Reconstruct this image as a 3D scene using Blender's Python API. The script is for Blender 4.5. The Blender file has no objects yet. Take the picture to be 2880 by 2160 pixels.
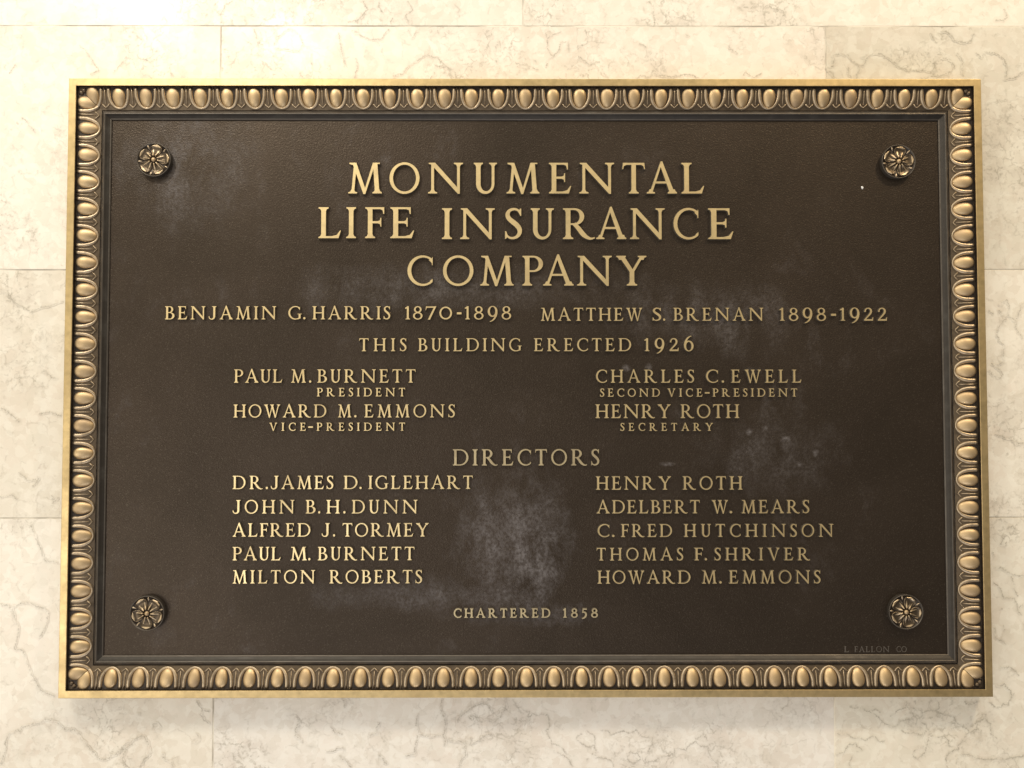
import bpy, bmesh, math, random
from mathutils import Vector, Matrix
from mathutils.geometry import delaunay_2d_cdt

random.seed(7)
S = bpy.context.scene
C = S.collection
MM = 0.001
R = math.radians

# ------------------------------------------------------------------ camera
# X runs right along the wall, Z up, the wall face is y = 0 and the viewer stands at negative y; the plaque is 1 m wide.
cam_d = bpy.data.cameras.new('camera')
cam = bpy.data.objects.new('camera', cam_d); C.objects.link(cam)
cam_d.sensor_width = 36.0
cam_d.lens = 2330.0 / 2880.0 * 36.0
cam_d.clip_start = 0.01; cam_d.clip_end = 50.0
m = Matrix(((0.9999949, 0.0004320, -0.0031561), (-0.0031398, -0.0334718, -0.9994347), (-0.0005374, 0.9994396, -0.0334703))).to_4x4()
m.translation = (-0.0180732, -0.9184258, -0.0296861)
cam.matrix_world = m
S.camera = cam

# ------------------------------------------------------------------ light
S.view_settings.view_transform = 'Standard'
S.view_settings.look = 'None'
S.view_settings.exposure = 0.0
S.view_settings.gamma = 1.0
S.view_settings.use_curve_mapping = False
S.cycles.use_denoising = True
S.cycles.max_bounces = 6

W = bpy.data.worlds.new('World'); S.world = W; W.use_nodes = True
nt = W.node_tree; nt.nodes.clear()
out = nt.nodes.new('ShaderNodeOutputWorld'); bg = nt.nodes.new('ShaderNodeBackground')
tc = nt.nodes.new('ShaderNodeTexCoord'); sp = nt.nodes.new('ShaderNodeSeparateXYZ')
nt.links.new(tc.outputs['Generated'], sp.inputs[0])
def wramp(sock, stops):
    r = nt.nodes.new('ShaderNodeValToRGB'); mr = nt.nodes.new('ShaderNodeMapRange')
    mr.inputs[1].default_value = -1; mr.inputs[2].default_value = 1
    nt.links.new(sock, mr.inputs[0]); nt.links.new(mr.outputs[0], r.inputs[0])
    e = r.color_ramp.elements
    e[0].position, e[0].color = stops[0][0], (*stops[0][1], 1)
    e[1].position, e[1].color = stops[-1][0], (*stops[-1][1], 1)
    for p, c in stops[1:-1]:
        q = e.new(p); q.color = (*c, 1)
    return r.outputs[0]
# the lobby round the viewer: a bright warm side to the left, a duller one to the right, pale ceiling, dark floor
side = wramp(sp.outputs['X'], [(0.0, (1.60, 1.48, 1.24)), (0.35, (1.72, 1.55, 1.24)), (0.44, (1.10, 1.0, 0.83)), (0.52, (0.80, 0.74, 0.64)), (0.62, (0.68, 0.62, 0.53)), (1.0, (0.66, 0.58, 0.46))])
high = wramp(sp.outputs['Z'], [(0.0, (0.46, 0.46, 0.52)), (0.36, (0.78, 0.77, 0.80)), (0.56, (1.0, 1.0, 1.0)), (1.0, (1.25, 1.22, 1.15))])
mul = nt.nodes.new('ShaderNodeMix'); mul.data_type = 'RGBA'; mul.blend_type = 'MULTIPLY'; mul.inputs[0].default_value = 1.0
nt.links.new(side, mul.inputs[6]); nt.links.new(high, mul.inputs[7])
nt.links.new(mul.outputs[2], bg.inputs['Color']); bg.inputs['Strength'].default_value = 0.55
nt.links.new(bg.outputs[0], out.inputs[0])

def lamp(name, kind, loc, target, energy, color, **kw):
    d = bpy.data.lights.new(name, kind); o = bpy.data.objects.new(name, d); C.objects.link(o)
    o.location = loc
    o.rotation_euler = (Vector(target) - Vector(loc)).to_track_quat('-Z', 'Y').to_euler()
    d.energy = energy; d.color = color
    for k, v in kw.items(): setattr(d, k, v)
    return o
lamp('downlight_key', 'SPOT', (-0.85, -0.85, 1.10), (-0.45, 0.0, -0.05), 19.0, (1.0, 0.94, 0.83), spot_size=R(100), spot_blend=0.9, shadow_soft_size=0.07)
lamp('downlight_corner', 'SPOT', (-0.66, -0.50, 0.72), (-0.42, 0.0, 0.15), 5.0, (1.0, 0.94, 0.80), spot_size=R(115), spot_blend=1.0, shadow_soft_size=0.045)
lamp('downlight_upper', 'SPOT', (-0.40, -0.50, 0.62), (-0.25, 0.0, 0.15), 2.2, (1.0, 0.94, 0.80), spot_size=R(115), spot_blend=1.0, shadow_soft_size=0.04)
lamp('downlight_far', 'SPOT', (1.0, -0.85, 1.30), (0.55, 0.0, 0.0), 40.0, (1.0, 0.79, 0.50), spot_size=R(80), spot_blend=0.9, shadow_soft_size=0.07)
lamp('fill_low_left', 'AREA', (-1.35, -1.25, -0.55), (-0.45, 0.0, -0.25), 3.0, (1.0, 0.93, 0.80), shape='RECTANGLE', size=0.5, size_y=0.5)  # added fill for the lower left wall and letters, no such lamp known
lamp('fill_above', 'AREA', (0.25, -1.2, 1.9), (0.1, 0.0, -0.2), 13.5, (1.0, 0.95, 0.87), shape='RECTANGLE', size=1.3, size_y=0.6)  # unseen soft fill from above, added to brighten the wall
lamp('fill_below', 'AREA', (0.05, -1.1, -1.6), (0.0, 0.0, -0.35), 7.0, (0.93, 0.94, 1.0), shape='RECTANGLE', size=1.2, size_y=0.6)  # added from below to lift the lower wall and soften its shadows
lamp('fill_cool', 'AREA', (-0.75, -1.8, -0.50), (0.0, 0.0, -0.30), 3.0, (0.90, 0.93, 1.0), shape='RECTANGLE', size=1.0, size_y=0.5)  # cool fill added low on the left to reflect in the letters

# ------------------------------------------------------------------ materials
def new_mat(name):
    mt = bpy.data.materials.new(name); mt.use_nodes = True
    return mt, mt.node_tree, mt.node_tree.nodes['Principled BSDF']
def node(t, kind, **kw):
    n = t.nodes.new(kind)
    for k, v in kw.items():
        if k.startswith('i_'):
            key = k[2:]; n.inputs[int(key) if key.isdigit() else key].default_value = v
        else: setattr(n, k, v)
    return n
def ramp(t, sock, stops):
    r = node(t, 'ShaderNodeValToRGB'); t.links.new(sock, r.inputs[0]); e = r.color_ramp.elements
    e[0].position = stops[0][0]; e[1].position = stops[-1][0]
    for p, c in stops[1:-1]: e.new(p)
    for el, (p, c) in zip(sorted(e, key=lambda q: q.position), stops):
        el.color = (c, c, c, 1) if isinstance(c, (int, float)) else (*c, 1)
    return r.outputs[0]
def mix(t, f, a, b, mode='MIX'):
    n = node(t, 'ShaderNodeMix', data_type='RGBA', blend_type=mode)
    for s, i in ((f, 0), (a, 6), (b, 7)):
        if isinstance(s, (int, float)): n.inputs[i].default_value = s
        elif isinstance(s, tuple): n.inputs[i].default_value = (*s, 1)
        else: t.links.new(s, n.inputs[i])
    return n.outputs[2]
def math_(t, op, a, b=0.0, c=0.0, clamp=False):
    n = node(t, 'ShaderNodeMath', operation=op, use_clamp=clamp)
    for s, i in ((a, 0), (b, 1), (c, 2)):
        if isinstance(s, (int, float)): n.inputs[i].default_value = s
        else: t.links.new(s, n.inputs[i])
    return n.outputs[0]
def noise(t, vec, scale, detail=4.0, rough=0.55, dist=0.0):
    n = node(t, 'ShaderNodeTexNoise', i_Scale=scale, i_Detail=detail, i_Roughness=rough, i_Distortion=dist)
    t.links.new(vec, n.inputs['Vector']); return n
def bump(t, bsdf, h, strength, dist):
    n = node(t, 'ShaderNodeBump', i_Strength=strength, i_Distance=dist); t.links.new(h, n.inputs['Height'])
    t.links.new(n.outputs[0], bsdf.inputs['Normal'])
def obj_coord(t): return node(t, 'ShaderNodeTexCoord').outputs['Object']

def metal(name, base, rough, spots, metallic=1.0, grime=(0.10, 0.075, 0.05), grime_amt=0.35, bump_s=0.08, nscale=90):
    mt, t, b = new_mat(name); v = obj_coord(t)
    n1 = noise(t, v, nscale, 5); n2 = noise(t, v, nscale * 6, 3)
    g = ramp(t, n1.outputs[0], [(0.50, 0.0), (0.78, grime_amt)])
    c = mix(t, g, base, grime)
    c = mix(t, ramp(t, n2.outputs[0], [(0.35, 0.0), (0.75, spots)]), c, tuple(x * 0.6 for x in base))
    t.links.new(c, b.inputs['Base Color'])
    b.inputs['Metallic'].default_value = metallic
    t.links.new(ramp(t, n1.outputs[0], [(0.3, rough - 0.06), (0.7, rough + 0.10)]), b.inputs['Roughness'])
    bump(t, b, n2.outputs[0], bump_s, 0.0006)
    return mt
M_BAND = metal('brushed_brass', (0.69, 0.525, 0.27), 0.40, 0.6, grime=(0.42, 0.31, 0.16), grime_amt=0.75, nscale=24)
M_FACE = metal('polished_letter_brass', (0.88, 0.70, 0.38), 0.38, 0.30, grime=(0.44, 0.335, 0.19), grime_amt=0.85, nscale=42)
M_MARK = metal('worn_mark_bronze', (0.15, 0.13, 0.11), 0.48, 0.3, metallic=0.6, grime=(0.045, 0.034, 0.025), grime_amt=1.0, nscale=150)
M_FACE_MID = metal('tarnished_letter_brass', (0.66, 0.55, 0.34), 0.42, 0.35, grime=(0.33, 0.27, 0.19), grime_amt=0.8, nscale=42)
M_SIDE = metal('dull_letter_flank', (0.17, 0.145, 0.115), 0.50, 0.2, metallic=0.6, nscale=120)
M_EGG = metal('rubbed_bronze', (0.60, 0.45, 0.265), 0.50, 0.15, grime=(0.34, 0.25, 0.17), grime_amt=0.85, nscale=38)
M_RAIL = metal('brown_bronze', (0.150, 0.114, 0.078), 0.46, 0.3, metallic=0.85, grime=(0.05, 0.038, 0.028), grime_amt=0.8, nscale=120)
M_SHELL = metal('worn_bronze', (0.50, 0.40, 0.28), 0.42, 0.3, grime=(0.12, 0.09, 0.06), grime_amt=0.7, nscale=140)
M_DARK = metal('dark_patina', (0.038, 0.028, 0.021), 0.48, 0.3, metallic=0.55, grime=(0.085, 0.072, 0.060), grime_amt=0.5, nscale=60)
M_FILLET = metal('grey_patina', (0.105, 0.090, 0.075), 0.44, 0.3, metallic=0.7, grime=(0.17, 0.155, 0.135), grime_amt=0.7, nscale=45)

M_SLOPE = metal('dusty_patina', (0.040, 0.034, 0.028), 0.46, 0.3, metallic=0.5, grime=(0.10, 0.092, 0.08), grime_amt=0.55, nscale=50)

def field_material():
    mt, t, b = new_mat('brown_bronze_ground'); v = obj_coord(t)
    fine = noise(t, v, 820, 3, 0.6); st = node(t, 'ShaderNodeVectorMath', operation='MULTIPLY'); st.inputs[1].default_value = (1.25, 1.0, 0.75); t.links.new(v, st.inputs[0])
    mid = noise(t, st.outputs[0], 30, 8, 0.70, 0.3); big = noise(t, v, 5.5, 5, 0.6, 0.5)
    c = mix(t, ramp(t, big.outputs[0], [(0.30, 0.0), (0.72, 1.0)]), (0.043, 0.032, 0.023), (0.062, 0.046, 0.034))
    dust = math_(t, 'MULTIPLY', ramp(t, mid.outputs[0], [(0.52, 0.0), (0.70, 1.0)]), ramp(t, big.outputs[0], [(0.50, 0.0), (0.64, 0.30)]))
    # stains left by water and polish, each with a place of its own on the plate
    sx = node(t, 'ShaderNodeSeparateXYZ'); t.links.new(v, sx.inputs[0])
    wob = noise(t, st.outputs[0], 16, 8, 0.70)
    total = dust
    for (x, z, rx, rz, amt, wb) in ((-0.012, -0.175, 0.070, 0.095, 1.0, 2.0), (0.275, -0.075, 0.085, 0.055, 0.5, 2.4), (-0.375, 0.240, 0.09, 0.075, 0.45, 2.0),
                                (0.20, 0.075, 0.13, 0.045, 0.42, 2.4), (-0.10, 0.105, 0.22, 0.03, 0.40, 2.4), (-0.10, -0.228, 0.16, 0.022, 0.55, 2.0), (0.0, -0.249, 0.10, 0.016, 0.65, 2.0),
                                (0.245, -0.052, 0.006, 0.006, 0.9, 0.5), (0.285, -0.060, 0.008, 0.006, 0.9, 0.5), (0.318, -0.075, 0.005, 0.006, 0.9, 0.5), (0.300, -0.088, 0.005, 0.005, 0.8, 0.5), (0.262, -0.048, 0.005, 0.005, 0.8, 0.5),
                                (0.155, -0.087, 0.010, 0.003, 0.8, 0.4), (0.110, 0.018, 0.006, 0.005, 0.7, 0.5), (0.135, 0.019, 0.005, 0.006, 0.7, 0.5), (0.25, 0.015, 0.010, 0.006, 0.6, 0.6)):
        dx = math_(t, 'DIVIDE', math_(t, 'SUBTRACT', sx.outputs[0], x), rx)
        dz = math_(t, 'DIVIDE', math_(t, 'SUBTRACT', sx.outputs[2], z), rz)
        d = math_(t, 'SQRT', math_(t, 'ADD', math_(t, 'MULTIPLY', dx, dx), math_(t, 'MULTIPLY', dz, dz)))
        d = math_(t, 'ADD', d, math_(t, 'MULTIPLY', math_(t, 'SUBTRACT', wob.outputs[0], 0.5), wb))
        k = math_(t, 'MULTIPLY', ramp(t, d, [(0.25, 1.0), (1.0, 0.0)]), ramp(t, mid.outputs[0], [(0.36, 0.0 if wb > 1 else amt * 0.7), (0.62, amt)]))
        total = math_(t, 'MAXIMUM', total, k)
    # a run of old polish that kept one narrow strip dark
    dx = math_(t, 'DIVIDE', math_(t, 'SUBTRACT', math_(t, 'ADD', sx.outputs[0], math_(t, 'MULTIPLY', wob.outputs[0], 0.012)), 0.258), 0.009)
    dz = math_(t, 'DIVIDE', math_(t, 'SUBTRACT', sx.outputs[2], 0.045), 0.042)
    run = ramp(t, math_(t, 'ADD', math_(t, 'MULTIPLY', dx, dx), math_(t, 'MULTIPLY', dz, dz)), [(0.4, 0.15), (1.0, 1.0)])
    total = math_(t, 'MULTIPLY', total, run)
    spk = noise(t, v, 300, 2, 0.5)
    total = math_(t, 'MULTIPLY', total, ramp(t, spk.outputs[0], [(0.36, 0.35), (0.62, 1.0)]))
    c = mix(t, total, c, (0.160, 0.147, 0.150))
    c = mix(t, ramp(t, fine.outputs[0], [(0.58, 0.0), (0.76, 0.45)]), c, (0.18, 0.155, 0.12))
    c = mix(t, ramp(t, fine.outputs[0], [(0.28, 0.5), (0.44, 0.0)]), c, (0.035, 0.026, 0.02))
    t.links.new(c, b.inputs['Base Color'])
    t.links.new(math_(t, 'SUBTRACT', 0.80, math_(t, 'MULTIPLY', total, 0.55)), b.inputs['Metallic'])
    t.links.new(math_(t, 'ADD', 0.42, math_(t, 'MULTIPLY', total, 0.25)), b.inputs['Roughness'])
    h = math_(t, 'ADD', noise(t, v, 560, 2, 0.5).outputs[0], math_(t, 'MULTIPLY', fine.outputs[0], 0.6))
    bump(t, b, h, 0.55, 0.0006)
    return mt
M_FIELD = field_material()

def marble_material(name, vein_strip=False):
    mt, t, b = new_mat(name)
    geo = node(t, 'ShaderNodeNewGeometry'); info = node(t, 'ShaderNodeObjectInfo')
    off = node(t, 'ShaderNodeVectorMath', operation='SCALE'); off.inputs[3].default_value = 3.7
    t.links.new(info.outputs['Location'], off.inputs[0])
    ad = node(t, 'ShaderNodeVectorMath', operation='ADD')
    t.links.new(geo.outputs['Position'], ad.inputs[0]); t.links.new(off.outputs[0], ad.inputs[1])
    v = ad.outputs[0]
    def warp(scale, amt, detail=5):
        n = noise(t, v, scale, detail, 0.6)
        s = node(t, 'ShaderNodeVectorMath', operation='SUBTRACT'); s.inputs[1].default_value = (0.5, 0.5, 0.5)
        t.links.new(n.outputs['Color'], s.inputs[0])
        k = node(t, 'ShaderNodeVectorMath', operation='SCALE'); k.inputs[3].default_value = amt
        t.links.new(s.outputs[0], k.inputs[0])
        a = node(t, 'ShaderNodeVectorMath', operation='ADD'); t.links.new(v, a.inputs[0]); t.links.new(k.outputs[0], a.inputs[1])
        return a.outputs[0]
    w1 = warp(9, 0.10); w2 = warp(22, 0.05); w3 = warp(60, 0.018)
    cloud = noise(t, w1, 6, 6, 0.6)
    c = mix(t, ramp(t, cloud.outputs[0], [(0.30, 0.0), (0.70, 1.0)]), (0.875, 0.815, 0.725), (0.765, 0.685, 0.59))
    # pebble-like clasts, paler and greyer than the matrix
    for sc, amt in ((22, 0.28), (55, 0.36), (130, 0.42)):
        vo = node(t, 'ShaderNodeTexVoronoi', i_Scale=sc); t.links.new(w3 if sc > 40 else w2, vo.inputs['Vector'])
        sr = node(t, 'ShaderNodeSeparateXYZ'); t.links.new(vo.outputs['Color'], sr.inputs[0])
        c = mix(t, ramp(t, sr.outputs[0], [(0.45, 0.0), (0.72, amt)]), c, (0.91, 0.875, 0.79))
        c = mix(t, ramp(t, sr.outputs[1], [(0.60, 0.0), (0.88, amt * 0.7)]), c, (0.70, 0.645, 0.545))
    # stylolite veins
    msk = noise(t, v, 5, 3, 0.5)
    clus = ramp(t, noise(t, v, 8, 3, 0.55).outputs[0], [(0.50, 0.0), (0.60, 1.0)])
    pat = noise(t, w3, 24, 6, 0.68)
    c = mix(t, math_(t, 'MULTIPLY', clus, ramp(t, pat.outputs[0], [(0.46, 0.0), (0.60, 0.55)])), c, (0.66, 0.60, 0.525))
    c = mix(t, ramp(t, pat.outputs[0], [(0.30, 0.45), (0.44, 0.0)]), c, (0.90, 0.86, 0.785))
    for vec, sc, wd, amt, lo in ((w2, 36, 0.020, 0.70, 0.45), (w3, 85, 0.040, 0.60, 0.46)):
        vo = node(t, 'ShaderNodeTexVoronoi', feature='DISTANCE_TO_EDGE', i_Scale=sc); t.links.new(vec, vo.inputs['Vector'])
        line = ramp(t, vo.outputs[0], [(0.0, 1.0), (wd, 0.55), (wd * 2.6, 0.0)])
        frag = noise(t, v, sc * 2.2, 4, 0.6)
        k = math_(t, 'MULTIPLY', line, ramp(t, frag.outputs[0], [(lo, 0.0), (lo + 0.13, amt)]))
        k = math_(t, 'MULTIPLY', k, clus)
        c = mix(t, k, c, (0.42, 0.38, 0.31))
    if vein_strip:
        at = node(t, 'ShaderNodeAttribute', attribute_name='vein')
        pr = ramp(t, at.outputs['Fac'], [(0.0, 0.0), (0.40, 0.22), (0.75, 0.60), (1.0, 1.0)])
        k = math_(t, 'MULTIPLY', pr, ramp(t, noise(t, v, 95, 4, 0.7).outputs[0], [(0.38, 0.08), (0.52, 1.0)]))
        c = mix(t, k, c, (0.36, 0.325, 0.265))
    # a fine broken web all over the stone, fainter than the veins
    vo = node(t, 'ShaderNodeTexVoronoi', feature='DISTANCE_TO_EDGE', i_Scale=48); t.links.new(w3, vo.inputs['Vector'])
    web = math_(t, 'MULTIPLY', ramp(t, vo.outputs[0], [(0.0, 1.0), (0.02, 0.6), (0.07, 0.0)]), ramp(t, noise(t, v, 60, 5, 0.7).outputs[0], [(0.50, 0.0), (0.62, 0.42)]))
    c = mix(t, web, c, (0.47, 0.42, 0.345))
    dots = noise(t, v, 95, 2, 0.5)
    c = mix(t, ramp(t, dots.outputs[0], [(0.72, 0.0), (0.78, 0.45)]), c, (0.42, 0.37, 0.30))
    c = mix(t, 1.0, c, info.outputs['Color'], 'MULTIPLY')
    t.links.new(c, b.inputs['Base Color'])
    b.inputs['Roughness'].default_value = 0.24
    b.inputs['Specular IOR Level'].default_value = 0.35
    bump(t, b, noise(t, v, 160, 3).outputs[0], 0.03, 0.0005)
    return mt
M_MARBLE = marble_material('cream_marble')
M_VEIN = marble_material('veined_marble', True)
M_GROUT, t_, b_ = new_mat('pale_grout')
t_.links.new(ramp(t_, noise(t_, obj_coord(t_), 14, 4).outputs[0], [(0.40, (0.40, 0.36, 0.30)), (0.56, (0.84, 0.79, 0.68))]), b_.inputs['Base Color'])
b_.inputs['Roughness'].default_value = 0.9
M_FLECK, t_, b_ = new_mat('white_paint')
t_.links.new(ramp(t_, noise(t_, obj_coord(t_), 900, 3).outputs[0], [(0.3, 0.6), (0.7, 0.86)]), b_.inputs['Base Color'])

# ------------------------------------------------------------------ helpers
def add(name, bm, mats, parent=None, smooth=False):
    me = bpy.data.meshes.new(name); bm.to_mesh(me); bm.free()
    for q in (mats if isinstance(mats, (list, tuple)) else [mats]): me.materials.append(q)
    if smooth:
        for p in me.polygons: p.use_smooth = True
    o = bpy.data.objects.new(name, me); C.objects.link(o)
    if parent: o.parent = parent
    return o
def box(bm, lo, hi, mat=0):
    v = [bm.verts.new((x, y, z)) for x in (lo[0], hi[0]) for y in (lo[1], hi[1]) for z in (lo[2], hi[2])]
    for q in ((0, 1, 3, 2), (4, 6, 7, 5), (0, 4, 5, 1), (2, 3, 7, 6), (0, 2, 6, 4), (1, 5, 7, 3)):
        bm.faces.new([v[i] for i in q]).material_index = mat
def fix(bm): bmesh.ops.recalc_face_normals(bm, faces=bm.faces[:])

# ------------------------------------------------------------------ the marble wall
# courses of the mineral veins seen in the stone: width factor, then x, z pairs in mm
VEINS = [(1,-573,-413,-569,-403,-567,-394,-568,-389,-565,-381,-555,-376,-552,-379,-551,-373,-542,-372,-527,-367,-518,-366,-510,-370,-501,-377,-494,-376,-487,-380,-486,-387,-480,-391,-474,-398,-468,-405,-462,-409,-454,-406,-447,-403,-440,-396,-435,-390,-428,-387,-420,-383,-416,-385,-412,-390,-410,-400,-411,-403,-417,-409,-421,-417), (1,-437,-417,-440,-407,-437,-396,-430,-392,-429,-387), (1,-360,-345,-354,-355,-356,-361,-351,-367,-345,-370), (1,-354,-355,-345,-357), (1,-397,-405,-394,-408,-387,-411,-385,-417), (1.9,-425,-359,-422,-362), (1.9,-407,-376,-408,-371,-403,-370,-400,-374,-404,-377), (1.9,-397,-405,-394,-402), (1.9,-471,-345,-468,-347), (1.9,-361,-380,-358,-386,-365,-389), (1,-92,-342,-94,-353,-90,-362,-88,-373,-91,-383,-88,-388,-89,-395), (1,-90,-385,-98,-383,-107,-384,-117,-382,-120,-370,-118,-359), (1,-117,-382,-121,-392,-121,-404,-133,-405), (1,-86,-387,-80,-390,-73,-389,-66,-394,-66,-404,-70,-408,-73,-418), (1,-75,-370,-74,-365,-68,-360,-61,-354,-49,-349,-41,-352,-35,-358), (1,-50,-370,-57,-362,-62,-364,-59,-367,-56,-364), (1,-24,-344,-22,-352,-26,-358,-30,-365,-35,-369,-45,-367), (1,-61,-385,-60,-392,-52,-389,-45,-384,-37,-382), (1,-202,-343,-198,-348,-198,-354), (1,-251,-362,-248,-370,-252,-376,-252,-383,-245,-389,-243,-391), (1,-160,-369,-164,-375,-164,-381,-171,-384), (1,-218,-400,-208,-399,-201,-396,-198,-399), (1,-204,-405,-196,-411,-190,-418), (1,-214,-373,-209,-380,-200,-382), (1,-162,-404,-155,-411,-152,-415), (2.2,-37,-354,-35,-359), (2.2,-91,-380,-88,-385), (2.2,-43,-387,-51,-390), (2.2,-223,-409,-219,-410), (2.2,-241,-394,-229,-396), (1,-15,-344,-10,-352,-2,-357,4,-358,2,-364,7,-360,14,-362,21,-360,25,-364,26,-373,22,-378,23,-382,27,-387,28,-393,27,-398,35,-403,42,-406,46,-409,52,-417), (1,28,-393,39,-397,45,-404), (1,62,-382,56,-384,56,-389,61,-393,67,-396,75,-394,78,-402,72,-403,76,-408,81,-408,88,-409,94,-412,96,-418), (1,76,-393,75,-384,66,-378), (1,81,-378,90,-379,92,-384,99,-381,106,-379,114,-381,121,-378,125,-383,133,-386,138,-386,138,-393,133,-403,130,-412), (1,110,-403,112,-411,119,-413,125,-409,122,-403,112,-403), (1,130,-413,142,-411,147,-407,154,-406,162,-402,162,-398,168,-398,175,-400,180,-393,185,-390,190,-395,199,-396,200,-403,205,-411,210,-415,209,-419), (1,185,-388,194,-383,200,-391,200,-401), (2,98,-393,100,-393), (2,104,-398,107,-399), (2,192,-382,196,-383), (2,66,-412,69,-408), (2,73,-404,77,-407), (1,354,-353,366,-355,374,-358,379,-360,387,-365,393,-372,398,-374,406,-374,410,-369,419,-367,425,-366), (1,376,-358,384,-356,388,-360), (1,398,-364,405,-359,411,-356,419,-354,430,-356,434,-359,433,-365), (1,427,-346,427,-351), (1,418,-347,416,-352,420,-356), (1,451,-346,453,-354,450,-357,456,-361,468,-364,471,-370,481,-376,485,-381,479,-388,474,-394,473,-399,463,-402,459,-410,461,-419), (1,435,-359,450,-357), (1,433,-370,438,-372,441,-379,446,-379,441,-384,448,-386,458,-385,463,-390,463,-396), (1,410,-379,417,-381,429,-382,436,-383,439,-379), (1,441,-385,439,-394,437,-402,429,-409,424,-407,423,-404,428,-397,436,-395), (1,463,-378,466,-371,471,-370), (1,463,-378,472,-375), (1,485,-381,492,-378,497,-379,498,-383), (1,488,-374,497,-369,504,-365,508,-371,509,-383,516,-388), (1,499,-362,504,-362,501,-367), (1,480,-347,486,-351,494,-348,498,-347), (1,507,-348,513,-353,521,-354,523,-350,529,-351,532,-344,536,-338), (1,470,-415,474,-406,480,-405,488,-406,493,-409,503,-410,526,-410,545,-406), (1,340,-382,352,-383,359,-387,373,-389,378,-385,383,-386,387,-391,393,-389), (1,352,-394,348,-402,339,-406), (1,352,-394,361,-392,364,-397,368,-401), (1,356,-406,353,-415,356,-419), (2,464,-375,466,-379), (2,445,-377,448,-380), (2,455,-373,456,-376), (2,492,-389,500,-389), (2,414,-369,417,-371), (2,475,-404,476,-406), (2,486,-350,490,-351), (2,346,-404,348,-403), (1,527,91,528,88,536,95,539,89,537,77,546,71,547,61,553,51), (1,546,71,550,82,555,91), (1,526,83,531,79,535,73,529,66,524,57,526,48,533,43,531,33,532,26,521,21,517,24), (1,521,21,530,12,527,7,518,11,515,17), (1,519,-55,528,-57,537,-60,544,-66,552,-64), (1,515,82,522,79), (1,531,-159,538,-156,541,-160), (1,530,-165,524,-176,530,-177,531,-173), (1,515,-184,518,-190), (1,516,-201,525,-202,532,-207,540,-210,549,-211), (1,535,-211,538,-226,542,-234), (1,515,-217,521,-223,526,-235,538,-235,541,-247,546,-254), (1,525,-246,521,-248), (1,541,-247,547,-241), (1,516,-267,517,-279,528,-286), (1,525,-264,526,-271), (1,520,-312,530,-310,538,-315,541,-320), (1,516,-332,525,-328,532,-337,533,-342), (1,338,355,346,358,347,371,354,372,363,372,367,364,375,360,375,352,372,344), (1,375,360,381,360,385,368,392,373,401,372,409,367,418,360,429,354,441,354,454,352,459,355,461,363,469,368,477,368,483,359,479,352,474,348), (1,363,358,363,350,367,346), (1,459,350,466,347,474,350,476,346), (1,486,374,493,363,491,356,493,347), (1,453,375,454,368), (1,455,396,461,388), (1,468,399,477,396,483,388,494,385,503,388,506,397), (1,507,374,514,368,517,375,528,374,539,366,542,358,539,343,553,347,561,352), (1,530,412,540,411,544,415,539,424), (1,274,427,282,424,291,422,292,417,288,412,287,406), (2,339,355,346,350,350,344), (2,285,406,305,404), (2,377,368,385,371), (2,467,375,468,372), (2,459,352,461,347), (1,22,400,25,389,29,394,41,398), (1,25,389,24,380,31,369,37,375,41,386,50,388), (1,31,369,23,364,24,356), (1,67,401,70,392,69,384,60,382,59,377), (1,59,369,68,364,73,360,84,363), (1,46,355,54,359,60,355), (1,125,344,129,348,138,346,145,350,154,348,163,346,171,347,178,349,188,348,196,344), (1,139,433,144,426,145,414,144,404), (1,230,383,229,377,235,376,240,372), (1,244,344,248,352,256,346,261,348,266,351), (1,128,385,137,380), (1,-10,358,5,356,15,355), (2.6,49,388,49,378,51,371), (2.6,23,397,33,398), (2.6,107,382,115,376), (2.6,179,396,186,393), (2.6,7,367,14,360), (1,-182,433,-177,423,-189,410,-200,408), (1,-164,432,-164,425,-159,419), (1,-133,433,-127,423,-135,416,-132,406), (1,-151,406,-149,414), (1,-196,399,-185,393,-174,388,-162,389,-153,401), (1,-133,400,-127,390,-121,399), (1,-149,347,-138,349,-129,360,-111,371,-98,368,-91,360,-80,353,-78,344), (1,-91,360,-102,357,-102,348,-107,344), (1,-30,387,-34,375), (1,-33,366,-32,361), (1,-190,368,-189,355,-191,344), (2.2,-82,431,-74,423,-76,416), (2.2,-194,399,-187,395), (2.2,-32,387,-29,385), (1,-343,407,-342,419,-338,428,-329,432), (1,-305,401,-301,386,-294,382), (1,-283,382,-280,391,-265,401,-253,393,-250,384,-254,375,-283,379), (1,-501,382,-492,373,-485,364,-478,353,-488,348), (1,-463,349,-456,358,-447,369), (1,-433,368,-422,363,-415,366), (1,-396,351,-398,347), (1,-240,373,-241,348,-250,346,-254,351), (1,-211,397,-207,377,-202,360), (1,-572,360,-579,349), (1,-545,-154,-537,-173,-528,-193,-514,-195), (1,-564,-244,-556,-267,-560,-289,-551,-291,-540,-318,-530,-334,-515,-340), (1,-577,-240,-564,-244,-548,-238,-532,-244,-524,-249,-525,-262,-534,-278), (1,-560,-96,-550,-105,-537,-103,-544,-112), (1,-523,-121,-521,-130,-515,-123), (1,-580,-123,-566,-121,-561,-127), (1,-584,107,-577,103,-568,93,-550,82,-536,87,-513,93), (1,-564,300,-557,294,-548,282), (1,-537,16,-525,8,-518,6), (1,-581,-25,-570,-32,-560,-41), (1,-539,-32,-525,-30,-513,-34)]
LIFT = [0.0]
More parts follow.
